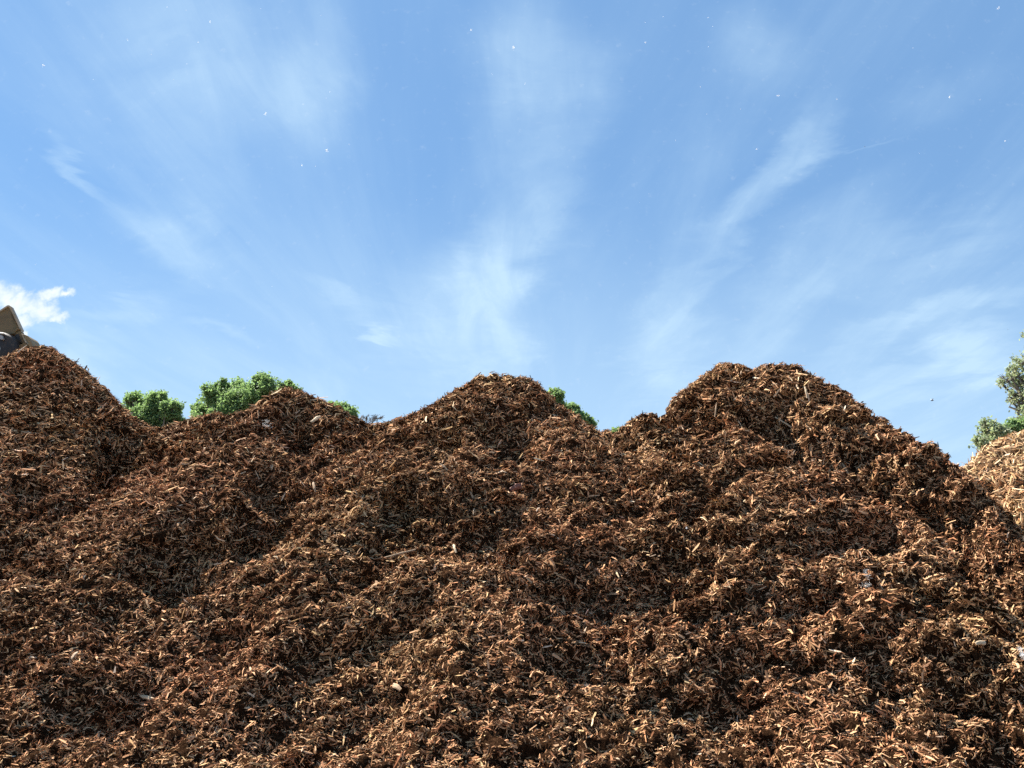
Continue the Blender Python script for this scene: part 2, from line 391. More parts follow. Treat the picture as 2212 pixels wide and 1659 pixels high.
def fit_ridge(V, nx, ny, poly, cr, reach=2.6, it=6):
    """raise or lower the ridge zone until its skyline has the measured height in every direction"""
    pu = np.array([p[0] for p in poly], float); pv = np.array([p[1] for p in poly], float)
    wgt = 1 - sstep(cr, 0.15, reach)
    bins = np.arange(-420, 2700, 8.0)
    for _ in range(it):
        d = V - np.array([0, 0, CAM_H]); zc = d[:, 1] * CP + d[:, 2] * SP
        u = 1106 + d[:, 0] / zc * F; v = 829.5 - (-d[:, 1] * SP + d[:, 2] * CP) / zc * F
        b = np.clip(((u - bins[0]) / 8).astype(int), 0, len(bins) - 1)
        vm = np.full(len(bins), 5000.0); np.minimum.at(vm, b, v)
        vm[vm > 4000] = np.nan
        tgt = np.interp(bins + 4, pu, pv) - 5
        err = np.where(np.isnan(vm), 0, vm - tgt)
        err = np.convolve(np.pad(err, 1, mode='edge'), [.25, .5, .25], 'valid')
        e = np.interp(u, bins + 4, err)
        V = V.copy(); V[:, 2] += e / F * zc * wgt * 0.9
    return V

def grid_faces(nx, ny):
    i = np.arange(nx * ny).reshape(ny, nx)
    return np.stack([i[:-1, :-1].ravel(), i[:-1, 1:].ravel(), i[1:, 1:].ravel(), i[1:, :-1].ravel()], 1)

# ------------------------------------------------------------------ shreds of wood
def shreds(P, N, L, Wd, tilt, bend, rng, slack=0.3, downhill=0.0):
    n = len(P)
    R = rng.normal(size=(n, 3)); R[:, 0] *= 1.7
    T = R - N * np.sum(R * N, 1, keepdims=True); T /= np.linalg.norm(T, axis=1, keepdims=True) + 1e-9
    ta = tilt[:, None]
    T2 = T * np.cos(ta) + N * np.sin(ta); N2 = -T * np.sin(ta) + N * np.cos(ta)
    B = np.cross(N2, T2)
    ro = (rng.normal(0, 0.45, n) + np.pi * rng.integers(0, 2, n))[:, None]
    B, N2 = B * np.cos(ro) + N2 * np.sin(ro), -B * np.sin(ro) + N2 * np.cos(ro)
    Ls = L[:, None]; Ws = Wd[:, None]
    thick = Ws * rng.uniform(.22, .60, (n, 1))
    C = P + N * (np.abs(np.sin(tilt)) * L * 0.30)[:, None]
    bo = (bend * L)[:, None]
    e0 = rng.uniform(.15, .95, (n, 1)); e2 = rng.uniform(.1, .7, (n, 1)); mid = rng.uniform(-.18, .18, (n, 1))
    rings = []
    for s, wk, off in ((-.5, e0, 0), (mid, 1.0, 1.0), (.5, e2, 0)):
        c = C + T2 * (Ls * s) + (B * .6 + N2 * .5) * (bo * off)
        for a in (0.25, 2.2, 3.9):
            rings.append(c + B * (Ws * .5 * wk * math.cos(a)) + N2 * (thick * .5 * wk * math.sin(a)))
    V = np.stack(rings, 1).reshape(-1, 3)
    base = (np.arange(n) * 9)[:, None]
    q = []
    for r in (0, 3):
        for k in range(3):
            k2 = (k + 1) % 3
            q.append(base + np.array([[r + k, r + k2, r + 3 + k2, r + 3 + k]]))
    quads = np.concatenate(q, 0)
    tris = np.concatenate([base + np.array([[2, 1, 0]]), base + np.array([[6, 7, 8]])], 0)
    return V, quads, tris

def scatter(V, N, F4, weight, n, rng):
    A, B, C, D = (V[F4[:, k]] for k in range(4))
    area = np.linalg.norm(np.cross(C - A, D - B), axis=1) * .5 * weight
    cum = np.cumsum(area); idx = np.searchsorted(cum, rng.uniform(0, cum[-1], n)); idx = np.minimum(idx, len(F4) - 1)
    a, b = rng.uniform(0, 1, (n, 1)), rng.uniform(0, 1, (n, 1))
    f = F4[idx]
    P = (V[f[:, 0]] * (1 - a) + V[f[:, 1]] * a) * (1 - b) + (V[f[:, 3]] * (1 - a) + V[f[:, 2]] * a) * b
    return P, N[f[:, 0]]

def wood_material(name, stops, bark=None):
    m, t, b = material(name, 0.82)
    a = t.node('ShaderNodeAttribute', attribute_name='tone')
    c = t.ramp(a.outputs['Fac'], stops)
    hu = t.node('ShaderNodeAttribute', attribute_name='hue')
    c = t.mix(0.9, c, t.ramp(hu.outputs['Fac'], [(0.0, (1.10, .82, .76)), (0.35, (1.05, .95, .92)), (0.6, (1, 1, 1)), (0.85, (.98, 1.03, .88)), (1.0, (.90, .96, .86))]), 'MULTIPLY')
    g = t.node('ShaderNodeNewGeometry')
    nz = t.noise(g.outputs['Position'], 55, 3, 0.6)
    c = t.mix(0.75, c, t.ramp(nz, [(0.25, (.62, .58, .55)), (0.5, (1, 1, 1)), (0.8, (1.25, 1.2, 1.12))]), 'MULTIPLY')
    big = t.noise(g.outputs['Position'], 0.9, 4, 0.6)
    c = t.mix(0.6, c, t.ramp(big, [(0.3, (.82, .74, .70)), (0.55, (1, 1, 1)), (0.75, (1.15, 1.12, 1.0))]), 'MULTIPLY')
    t.put(b.inputs['Base Color'], c)
    b.inputs['Specular IOR Level'].default_value = 0.04; b.inputs['Roughness'].default_value = 1.0
    return m

DARK = wood_material('shredded_bark', [(0.0, (.010, .005, .003)), (0.3, (.055, .027, .014)), (0.48, (.20, .100, .053)), (0.66, (.42, .232, .120)), (0.82, (.58, .36, .20)), (0.94, (.70, .50, .32)), (1.0, (.80, .64, .47))])
LIGHT = wood_material('fresh_wood_chips', [(0.0, (.07, .04, .025)), (0.3, (.30, .175, .085)), (0.6, (.54, .36, .20)), (0.85, (.70, .53, .33)), (1.0, (.78, .64, .46))])
def core_material(name, c0, c1, c2):
    m, t, b = material(name, 0.95)
    g = t.node('ShaderNodeNewGeometry')
    st_ = t.node('ShaderNodeMapping'); t.put(st_.inputs[0], g.outputs['Position']); st_.inputs['Scale'].default_value = (1, 1, 2)
    n1 = t.noise(st_.outputs[0], 26, 8, 0.75, 1.5)
    c = t.ramp(n1, [(0.3, c0), (0.5, c1), (0.72, c2)])
    t.put(b.inputs['Base Color'], c); b.inputs['Specular IOR Level'].default_value = 0.0
    bp = t.node('ShaderNodeBump'); bp.inputs['Strength'].default_value = 0.9; bp.inputs['Distance'].default_value = 0.05
    t.put(bp.inputs['Height'], n1); t.l.new(bp.outputs[0], b.inputs['Normal'])
    return m
CORE = core_material('shaded_bark_fines', (.005, .0025, .0015), (.035, .017, .009), (.15, .078, .040))  # near-black tones put the shade between shreds into the core colour
CORE2 = core_material('packed_wood_fines', (.05, .028, .016), (.18, .10, .055), (.36, .23, .13))

rng = np.random.default_rng(7)
V, N, nx, ny, gx_, gy_ = displace_pile(x0 + .1, x1 - .1, y0 + .1, y1 - .1, 0.024, Z, cd, x0, y0, st, poly=CREST, amp=0.50)
F4 = grid_faces(nx, ny)
# drop what lies well under the ground
zf = V[F4[:, 0], 2]; F4v = F4[zf > -0.12]
heap = mesh_np('mulch_heap', V, [F4v], CORE, smooth=True)
tag(heap, 'long dark brown heap of shredded bark mulch with four rounded peaks', 'mulch heap')

ycr = bilinear(np.repeat(np.interp(x0 + np.arange(X.shape[1]) * st, crest[:, 0][np.argsort(crest[:, 0])], crest[:, 1][np.argsort(crest[:, 0])])[None], X.shape[0], 0), x0, y0, st, V[:, 0], V[:, 1])
def face_weight(V, F4, margin=1.12, yb=None):
    c = V[F4[:, 0]]
    inside = np.abs(c[:, 0]) < (c[:, 1] * 0.72 + 1.0) * margin
    wgt = np.where(inside, 1.0, 0.12)
    front = c[:, 1] < yb[F4[:, 0]] + 0.7
    wgt = np.where(front, wgt, wgt * 0.08)
    return wgt
wt = face_weight(V, F4v, yb=ycr)
# nearer ground shows finer fibres: more and smaller pieces low on the face, coarse ones rolled near the ridge
yv = V[F4v[:, 0], 1]
fine_w = wt * np.clip(2.6 - (yv - 6) * 0.33, 0.55, 2.6)
def tone_for(n, rng, P, hi=0.05):
    t = np.clip(rng.normal(0.565, 0.27, n) + 0.10 * vnoise(P, 1.1, 31), 0.02, 0.84)
    k = rng.uniform(0, 1, n); t = np.where(k < hi, rng.uniform(0.84, 1.0, n), t)
    return t
def build_shreds(groups, name, mat, parent):
    Vs, Qs, Ts, As, Hs = [], [], [], [], []; off = 0
    for (P, Nn, L, Wd, tl, bd, tone) in groups:
        v, q, t = shreds(P, Nn, L, Wd, tl, bd, rng)
        Vs.append(v); Qs.append(q + off); Ts.append(t + off); As.append(np.repeat(tone, 9)); Hs.append(np.repeat(np.clip(rng.normal(.5, .22, len(tone)) + .22 * vnoise(P, .8, 41), 0, 1), 9)); off += len(v)
    o = mesh_np(name, np.concatenate(Vs), [np.concatenate(Qs), np.concatenate(Ts)], mat, parent, attrs={'tone': np.concatenate(As), 'hue': np.concatenate(Hs)})
    o['kind'] = 'stuff'
    return o
groups = []
def add_group(V, N, Fq, wgt, n, Lm, Ls, wr, tilt_s, hi, lo=0.015, cap=0.3, tonef=tone_for, dst=groups, ck=1.0):
    P, Nn = scatter(V, N, Fq, wgt, n, rng)
    P = P + Nn * (vnoise(P, 13.0, 71) * 0.024 + vnoise(P, 28.0, 72) * 0.010 + 0.006)[:, None]      # little tufts
    L = np.clip(np.exp(rng.normal(math.log(Lm), Ls, n)), lo, cap) * ck * np.clip(0.68 + (P[:, 1] - 6.5) * 0.08, 0.65, 1.12)
    Wd = np.clip(L * rng.uniform(*wr, n), 0.0035, 0.035)
    tl = rng.normal(0.05, tilt_s, n); bd = rng.normal(0, 0.13, n)
    dst.append((P, Nn, L, Wd, tl, bd, tonef(n, rng, P, hi)))
add_group(V, N, F4v, fine_w, 760000, 0.046, 0.42, (.12, .32), 0.26, 0.025, cap=.14)
add_group(V, N, F4v, wt, 120000, 0.080, 0.42, (.08, .22), 0.22, 0.05, cap=.16)
add_group(V, N, F4v, wt * np.clip((yv - 5) * .3, .3, 1.5), 19000, 0.115, 0.32, (.07, .20), 0.30, 0.16, cap=.30)
shred_obj = build_shreds(groups, 'bark_shreds', DARK, heap)

# the paler pile behind on the right
CREST2 = [(2020, 1090), (2070, 1025), (2110, 990), (2150, 957), (2185, 943), (2212, 940), (2280, 925), (2400, 900), (2560, 960), (2700, 1080)]
c2 = resample(CREST2, lambda u: np.interp(u, [2000, 2200, 2700], [14.6, 14.2, 14.8]), .15)
ax0, ax1, ay0, ay1 = 4.0, 21.0, 8.0, 19.0
X2, Y2, Z2 = pile_field(c2, ax0, ax1, ay0, ay1, st); Z2 = blur(Z2, 1); Z2 = cap_to_skyline(X2, Y2, Z2, CREST2)
cd2 = np.full(X2.shape, 9.0)
for c in c2[::2]: cd2 = np.minimum(cd2, np.hypot(X2 - c[0], Y2 - c[1]))
V2, N2_, nx2, ny2, _, _ = displace_pile(ax0 + .1, ax1 - .1, ay0 + .1, ay1 - .1, 0.035, Z2, cd2, ax0, ay0, st, amp=1.0, seed=60, poly=[p for p in CREST2])
G4 = grid_faces(nx2, ny2); G4 = G4[V2[G4[:, 0], 2] > -0.12]
pile2 = mesh_np('wood_chip_pile', V2, [G4], CORE2, smooth=True)
tag(pile2, 'lighter golden brown wood chip pile behind the dark heap at the right edge', 'wood chip pile')
cc = V2[G4[:, 0]]
w2 = np.where((np.abs(cc[:, 0]) < cc[:, 1] * 0.95 + 2.5) & (cc[:, 1] < 15.8), 1.0, 0.15)
g2 = []
tl_ = lambda n, rng, P, hi: np.clip(rng.normal(.58, .22, n), 0.02, 1)
add_group(V2, N2_, G4, w2, 95000, 0.065, 0.35, (.12, .26), 0.4, 0, cap=.14, tonef=tl_, dst=g2, ck=1.25)
add_group(V2, N2_, G4, w2, 22000, 0.12, 0.3, (.10, .22), 0.3, 0, cap=.28, tonef=tl_, dst=g2, ck=1.25)
build_shreds(g2, 'chip_cover', LIGHT, pile2)

# where a photograph point lands on the heap
def project(V):
    d = V - np.array([0, 0, CAM_H])
    zc = d[:, 1] * CP + d[:, 2] * SP; up = -d[:, 1] * SP + d[:, 2] * CP
    return 1106 + d[:, 0] / zc * F, 829.5 - up / zc * F, zc
PU, PV, PZ = project(V)
def on_heap(u, v, r=3.5):
    k = np.nonzero((np.abs(PU - u) < r) & (np.abs(PV - v) < r) & (V[:, 1] < ycr + 0.4))[0]
    if len(k) == 0: return on_heap(u, v, r * 2)
    i = k[np.argmin(PZ[k])]
    return V[i], N[i]

# ------------------------------------------------------------------ single large pieces on the face
def pale_material(name, col):
    m, t, b = material(name, 0.7)
    g = t.node('ShaderNodeTexCoord'); mp = t.node('ShaderNodeMapping'); t.put(mp.inputs[0], g.outputs['Object']); mp.inputs['Scale'].default_value = (6, 90, 90)
    nz = t.noise(mp.outputs[0], 1.5, 4, 0.6)
    c = t.mix(nz, tuple(x * .62 for x in col) + (1,), tuple(min(1, x * 1.12) for x in col) + (1,))
    t.put(b.inputs['Base Color'], c); return m
PALE = pale_material('pale_split_wood', (.58, .43, .27)); TAN = pale_material('tan_split_wood', (.40, .26, .15)); RED = pale_material('reddish_bark', (.22, .09, .06))
def splinter(name, label, u0, v0, u1, v1, width, mat, cat='wood splinter', lift=0.03, thick=.4):
    p0, n0 = on_heap(u0, v0); p1, n1 = on_heap(u1, v1)
    um, vm = (u0 + u1) / 2, (v0 + v1) / 2
    pm, nm = on_heap(um, vm)
    Y_ = pm[1] - 0.045
    a = at(u0, v0, Y_ + (.04 if v0 < v1 else -.04)); b = at(u1, v1, Y_ + (.04 if v1 < v0 else -.04))
    c = (a + b) / 2; T = b - a; L = np.linalg.norm(T); T /= L
    B = np.cross(np.array([0, -1, .3]), T); B /= np.linalg.norm(B); Nn = np.cross(T, B)
    rs = random.Random(label)
    verts = []; K = 7; S = 6
    for i in range(K):
        s = i / (K - 1) - .5
        wk = width * (0.55 + 0.45 * math.cos(s * 2.6)) * rs.uniform(.85, 1.12)
        off = Nn * (math.cos(s * 3) * .012) + B * rs.uniform(-.12, .12) * width
        for j in range(S):
            an = j / S * 2 * math.pi
            verts.append(T * (s * L) + off + B * (math.cos(an) * wk * .5 * rs.uniform(.85, 1.1)) + Nn * (math.sin(an) * wk * .5 * thick * rs.uniform(.85, 1.1)))
    q = [[i * S + j, i * S + (j + 1) % S, (i + 1) * S + (j + 1) % S, (i + 1) * S + j] for i in range(K - 1) for j in range(S)]
    caps = [list(range(S))[::-1], [(K - 1) * S + j for j in range(S)]]
    # store mesh with its long axis in object X so the grain runs along it
    M = np.stack([T, B, Nn], 1); vl = np.array(verts) @ M
    o = mesh_np(name, vl, [np.array(q), np.array(caps)], mat)
    o.matrix_world = Matrix(((*M[0], c[0]), (*M[1], c[1]), (*M[2], c[2]), (0, 0, 0, 1)))
    tag(o, label, cat, 'large loose wood pieces lying on the dark heap'); return o
splinter('wood_splinter', 'broad pale wood splinter pointing up right just below the second peak from the left', 672, 912, 693, 900, .07, PALE)
splinter('wood_chip', 'short blocky tan wood chip at the lower middle, beside a deep shaded hollow', 849, 1478, 866, 1490, .04, TAN, 'wood chip', thick=.3)
splinter('wood_stick', 'very long thin brown stick lying nearly level in the middle of the face', 806, 1212, 898, 1187, .022, TAN, 'stick')
splinter('wood_splinter', 'thin whitish splinter standing upright under the middle of the central peak', 980, 1176, 985, 1194, .028, PALE)
splinter('wood_splinter', 'upright tan splinter below the second peak from the left, above a shaded lump', 676, 1042, 682, 1063, .04, TAN)
splinter('wood_chunk', 'thick reddish bark chunk slanting up right below the central peak', 1103, 1060, 1130, 1045, .085, RED, 'bark chunk', thick=.7)
splinter('wood_stick', 'long pale stick sloping down right across the top of the big right peak', 1674, 901, 1727, 935, .028, PALE, 'stick')
splinter('wood_stick', 'thin upright tan stick on the left side of the big right peak', 1548, 870, 1544, 901, .022, TAN, 'stick')
splinter('wood_splinter', 'pale upright splinter near the flat top of the big right peak', 1738, 835, 1744, 860, .035, PALE)
splinter('wood_stick', 'tan stick leaning down right on the bench below the dark scarp of the right peak', 1819, 1000, 1833, 1027, .035, TAN, 'stick')
splinter('wood_splinter', 'bright curved splinter lying flat at the lower left of the heap', 302, 1502, 335, 1512, .03, PALE)
splinter('wood_stick', 'tan stick slanting up right, low on the heap near the left edge', 147, 1433, 168, 1408, .035, TAN, 'stick')
splinter('wood_stick', 'thin tan stick standing below the central peak in a cluster of coarse chips', 1016, 1062, 1028, 1088, .026, TAN, 'stick')
splinter('wood_splinter', 'pale flat splinter lying level near the lower right edge of the heap', 2108, 1391, 2128, 1387, .035, PALE)

# ------------------------------------------------------------------ cottonwood fluff
mf, tf, bf = material('cottonwood_fibre', 0.9); bf.inputs['Base Color'].default_value = (.95, .96, .96, 1)
tr = tf.node('ShaderNodeBsdfTranslucent'); tr.inputs[0].default_value = (.98, .98, .98, 1)
mx = tf.node('ShaderNodeMixShader'); mx.inputs[0].default_value = .62
tf.l.new(bf.outputs[0], mx.inputs[1]); tf.l.new(tr.outputs[0], mx.inputs[2])
for nd in tf.n:
    if nd.type == 'OUTPUT_MATERIAL': tf.l.new(mx.outputs[0], nd.inputs[0])
def fluff_mesh(R, n, seed, fib=0.0006, squash=(1, 1, 1)):
    r = np.random.default_rng(seed)
    c = r.normal(0, .28, (5, 3)) * R
    P = c[r.integers(0, 5, n)] + r.normal(0, .22, (n, 3)) * R
    P *= np.array(squash)
    T = r.normal(size=(n, 3)); T /= np.linalg.norm(T, axis=1, keepdims=True)
    Nn = np.cross(T, r.normal(size=(n, 3))); Nn /= np.linalg.norm(Nn, axis=1, keepdims=True)
    L = R * r.uniform(.25, .9, n)
    v, q, t = shreds(P, Nn, L, np.full(n, fib), np.zeros(n), r.normal(0, .25, n), r)
    return v, [q, t]
def fluff(u, v, px, dist, label, group, dens=26, squash=(1, 1, 1), fibk=.16):
    p = at(u, v, dist); R = px / F * dist
    vv, ff = fluff_mesh(R, dens, int(u * 7 + v), fib=R * fibk, squash=squash)
    o = mesh_np('cottonwood_fluff', vv, ff, mf, loc=tuple(p))
    return tag(o, label, 'fluff', group)
GF = 'cottonwood fluff drifting in the sky'
BIG = [(1109, 103, 5.5, 'largest white fluff tuft, high in the sky above the central peak'), (707, 325, 5.5, 'looped white fluff tuft in the sky above the second peak from the left'),
       (574, 245, 4.5, 'white fluff tuft left of and above the looped tuft'), (93, 142, 4.5, 'white fluff tuft in the upper left corner of the sky'),
       (1018, 65, 4, 'small elongated fluff tuft just up left of the largest tuft'), (1682, 206, 4.2, 'white fluff tuft in the blue above the big right peak'),
       (2051, 210, 4, 'white fluff tuft in the upper right of the sky'), (2157, 17, 4.5, 'slanting wisp of fluff in the top right corner of the sky'),
       (454, 46, 3.6, 'brightest small fluff tuft near the top left of the sky'), (652, 357, 3.4, 'small fluff tuft just left of and below the looped tuft'),
       (1394, 91, 3.6, 'small fluff tuft between the largest tuft and the top right wisps'), (1634, 322, 3.2, 'lowest small fluff tuft over the left shoulder of the right peak'),
       (2170, 304, 3.0, 'small fluff tuft near the right edge of the sky')]
for u, v, s, lb in BIG: fluff(u, v, s, random.Random(u).uniform(3.2, 5.5), lb, GF, 20)
TINY = [(563, 19), (402, 22), (361, 15), (275, 86), (428, 92), (327, 117), (202, 171), (404, 138), (375, 172), (655, 226), (681, 359), (704, 212), (713, 198), (754, 312), (694, 33), (1063, 160), (1134, 180),
        (1433, 37), (1530, 38), (1540, 57), (1530, 101), (1393, 48), (1513, 188), (1600, 235), (1527, 246), (1459, 303), (1807, 214), (1973, 103), (2116, 215), (1986, 331), (1382, 437), (1402, 419), (588, 619), (900, 433), (77, 572)]
for i, (u, v) in enumerate(TINY):
    s = 2.6 if (u, v) in ((1134, 180), (1530, 38), (1513, 188), (361, 15), (1807, 214), (275, 86), (428, 92)) else 1.7
    fluff(u, v, s, random.Random(i).uniform(4, 8), 'tiny white speck of cottonwood fluff drifting in the blue sky', GF, 8, fibk=.30)
fluff(574, 915, 17, 2.6, 'faint grey fluff wisp in front of the second peak from the left', 'fluff drifting before the heap', 26, (1.2, 1, .7), .02)
fluff(1870, 1240, 15, 2.2, 'faint upright white fluff wisp in front of the heap at the right', 'fluff drifting before the heap', 30, (.45, 1, 1.1), .022)
fluff(1872, 1262, 12, 2.2, 'faint flat white fluff wisp just under the upright wisp at the right', 'fluff drifting before the heap', 34, (1.3, 1, .4), .024)
fluff(2209, 1412, 13, 1.4, 'blurred whitish fluff tuft at the right edge before the heap', 'fluff drifting before the heap', 90, (.6, 1, 1.2), .03)
fluff(1483, 1141, 3, 3.5, 'small white fluff speck before the face below the left shoulder of the right peak', 'fluff drifting before the heap', 30)

# flying insects
mi, ti, bi = material('insect_body', .5); bi.inputs['Base Color'].default_value = (.12, .13, .16, 1)
mw, tw, bw = material('insect_wing', .3); bw.inputs['Base Color'].default_value = (.55, .60, .68, 1)
def insect(u, v, dist, L, label, wing=1.0, rz=0):
    root = empty('flying_insect', tuple(at(u, v, dist))); tag(root, label, 'insect', 'flying insects')
    K, S = 8, 8; vs = []
    for i in range(K):
        s = i / (K - 1); r = L * .16 * math.sin(math.pi * min(.98, max(.03, s))) ** .6 * (1.15 if s < .45 else .85)
        for j in range(S): vs.append(((s - .5) * L, r * math.cos(j / S * 2 * math.pi), r * math.sin(j / S * 2 * math.pi)))
    q = [[i * S + j, i * S + (j + 1) % S, (i + 1) * S + (j + 1) % S, (i + 1) * S + j] for i in range(K - 1) for j in range(S)]
    b = mesh_np('body', vs, [np.array(q)], mi, root, smooth=True)
    for sg in (-1, 1):
        wv = []; n = 10
        for zoff in (0, .012 * L):
            for i in range(n):
                a = i / n * 2 * math.pi; wv.append((math.cos(a) * L * .22 - L * .12, sg * (L * .08 + L * .42 * wing * (1 + math.sin(a)) * .5), L * .16 + zoff + L * .30 * (1 + math.sin(a)) * .5))
        f1 = np.array([list(range(n))[::-1], list(range(n, 2 * n))]); f2 = np.array([[i, (i + 1) % n, n + (i + 1) % n, n + i] for i in range(n)])
        mesh_np('wing', wv, [f1, f2], mw, root)
    root.rotation_euler = (0.2, -.1, rz)
insect(2014, 865, 7.0, .036, 'grey winged insect flying low above the right slope of the heap', 1.0, .2)
insect(1868, 317, 5.0, .011, 'tiny dark insect high in the sky above the big right peak', .6, .9)
insect(2177, 711, 6.0, .010, 'tiny dark insect in the sky above the right edge trees', .6, 1.4)

# ------------------------------------------------------------------ loader bucket tipping onto the left peak
def paint_mat(name, col, rust, rough=.6):
    m, t, b = material(name, rough)
    g = t.node('ShaderNodeTexCoord')
    n = t.noise(g.outputs['Object'], 3.5, 6, .65); n2 = t.noise(g.outputs['Object'], 22, 4, .6)
    c = t.mix(t.smooth(n, .42, .68), (*col, 1), (*rust, 1)); c = t.mix(t.smooth(n2, .5, .8, 0, .4), c, (.16, .12, .08, 1))
    t.put(b.inputs['Base Color'], c); return m
MTAN = paint_mat('dusty_tan_paint', (.20, .125, .048), (.13, .08, .032)); MRIM = paint_mat('worn_pale_edge', (.46, .36, .24), (.34, .25, .15)); MYEL = paint_mat('faded_yellow_paint', (.30, .21, .10), (.22, .15, .075))
MDK = paint_mat('shaded_worn_steel', (.030, .027, .026), (.055, .038, .026), .6); MMET = paint_mat('bare_steel', (.42, .42, .40), (.26, .24, .22), .4)  # dark steel carries the shadow inside the bucket in its colour
BY = 14.75
def px(x, y, dy=0): return at(x * .57604, y * .57604, BY + dy)       # photograph pixels at full size
ORG = px(0, 1300)
def slab(name, pts, dy, thick, mat, parent, bev=0.006):
    n = len(pts)
    if isinstance(dy, (int, float)): dy = [dy] * n
    f = [px(x, y, d) - ORG for (x, y), d in zip(pts, dy)]; bk = [p + np.array([0, thick, 0]) for p in f]
    o = mesh_np(name, f + bk, [np.array([list(range(n))]), np.array([[2 * n - 1 - i for i in range(n)]]), np.array([[(i + 1) % n, i, n + i, n + (i + 1) % n] for i in range(n)])], mat, parent)
    md = o.modifiers.new('bevel', 'BEVEL'); md.width = bev; md.segments = 2; md.limit_method = 'ANGLE'
    return o
bk = empty('loader_bucket', tuple(ORG)); tag(bk, 'dusty tan steel loader bucket tipped on top of the left peak at the frame edge', 'loader bucket')
slab('back_plate', [(-150, 1248), (-110, 1215), (0, 1168), (27, 1150), (35, 1149), (42, 1165), (76, 1240), (50, 1250), (10, 1256), (-60, 1262)], [0, 0, 0, 0, 0, 0, 0, -.12, -.12, -.1], .05, MTAN, bk)
slab('rim', [(-112, 1210), (0, 1162), (27, 1144.5), (34, 1144), (41, 1149), (80, 1234), (80, 1240), (75, 1239), (37, 1157), (32, 1151), (27, 1151), (0, 1169), (-112, 1217)], -.02, .09, MRIM, bk, .004)
slab('brace', [(32, 1252), (66, 1228), (70, 1233), (40, 1259)], -.09, .06, MTAN, bk, .004)
slab('brace', [(55, 1250), (77, 1240), (100, 1284), (96, 1290), (74, 1284)], -.07, .10, MTAN, bk)
slab('brace', [(20, 1262), (55, 1252), (62, 1300), (35, 1320)], -.03, .05, MTAN, bk)
slab('recess_shade', [(57, 1255), (71, 1252), (80, 1281), (60, 1290)], -.075, .03, MDK, bk, .002)  # dark slab laid on the brace, painted as a shaded recess
slab('lower_lip', [(100, 1284), (106, 1296), (60, 1326), (0, 1372), (-60, 1410), (-60, 1395), (0, 1352), (48, 1306), (90, 1285)], [-.16] * 9, .2, MTAN, bk)
sd = slab('corner_guard', [(82, 1252), (92, 1254), (104, 1259), (111, 1268), (117, 1282), (122, 1298), (126, 1306), (118, 1307), (108, 1303), (103, 1293), (96, 1280), (88, 1264)], -.14, .34, MYEL, bk, .012)
slab('side_strip', [(79, 1250), (84, 1254), (104, 1291), (99, 1292), (88, 1272)], -.16, .06, MRIM, bk, .003)
# rounded shell inside, the bucket's inner shadow put into its dark colour
def barrel(cx, cy, r, dy, length, mat, parent, name):
    c = px(cx, cy, dy) - ORG; R_ = r * .57604 / F * BY; vs = []; S = 40
    prof = [(0, .2), (0, .86), (.05, .97), (.14, 1.0), (length, 1.0), (length, .3)]
    for (d, k) in prof:
        for j in range(S):
            a = j / S * 2 * math.pi; vs.append(c + np.array([math.cos(a) * R_ * k, d, math.sin(a) * R_ * k]))
    q = [[i * S + j, i * S + (j + 1) % S, (i + 1) * S + (j + 1) % S, (i + 1) * S + j] for i in range(len(prof) - 1) for j in range(S)]
    o = mesh_np(name, vs, [np.array(q), ], mat, parent, smooth=True)
    cap = mesh_np('hub_plate', [c + np.array([math.cos(j / S * 2 * math.pi) * R_ * .3, -.01, math.sin(j / S * 2 * math.pi) * R_ * .3]) for j in range(S)] + [c + np.array([math.cos(j / S * 2 * math.pi) * R_ * .3, .05, math.sin(j / S * 2 * math.pi) * R_ * .3]) for j in range(S)],
                  [np.array([list(range(S))]), np.array([[(j + 1) % S, j, S + j, S + (j + 1) % S] for j in range(S)])], MMET, o)
    return o
barrel(-22, 1312, 80, -.30, .5, MDK, bk, 'inner_shell')
slab('steel_link', [(-10, 1252), (8, 1258), (12, 1272), (4, 1274), (-10, 1262)], -.36, .05, MMET, bk, .004)
slab('steel_link', [(-10, 1247), (14, 1249), (15, 1253), (-10, 1252)], -.36, .05, MMET, bk, .004)

# ------------------------------------------------------------------ trees
def leaf_material(name, c0, c1, c2):
    m, t, b = material(name, .6)
    a = t.node('ShaderNodeAttribute', attribute_name='tone')
    c = t.ramp(a.outputs['Fac'], [(0, c0), (.5, c1), (1, c2)])
    t.put(b.inputs['Base Color'], c)
    tr = t.node('ShaderNodeBsdfTranslucent'); t.put(tr.inputs[0], t.mix(.5, c, (.28, .42, .12, 1)))
    mx = t.node('ShaderNodeMixShader'); mx.inputs[0].default_value = .5
    t.l.new(b.outputs[0], mx.inputs[1]); t.l.new(tr.outputs[0], mx.inputs[2])
    for nd in t.n:
        if nd.type == 'OUTPUT_MATERIAL': t.l.new(mx.outputs[0], nd.inputs[0])
    return m
LEAF = leaf_material('green_leaves', (.12, .20, .095), (.21, .32, .13), (.32, .42, .17))
LEAFB = leaf_material('grey_green_leaves', (.24, .28, .20), (.38, .42, .28), (.55, .49, .27))
mb, tb, bb = material('tree_bark', .9)
g = tb.node('ShaderNodeTexCoord'); mp = tb.node('ShaderNodeMapping'); tb.put(mp.inputs[0], g.outputs['Object']); mp.inputs['Scale'].default_value = (8, 8, 2)
nn = tb.noise(mp.outputs[0], 2, 5, .6); tb.put(bb.inputs['Base Color'], tb.ramp(nn, [(.3, (.06, .05, .04)), (.7, (.20, .17, .14))]))

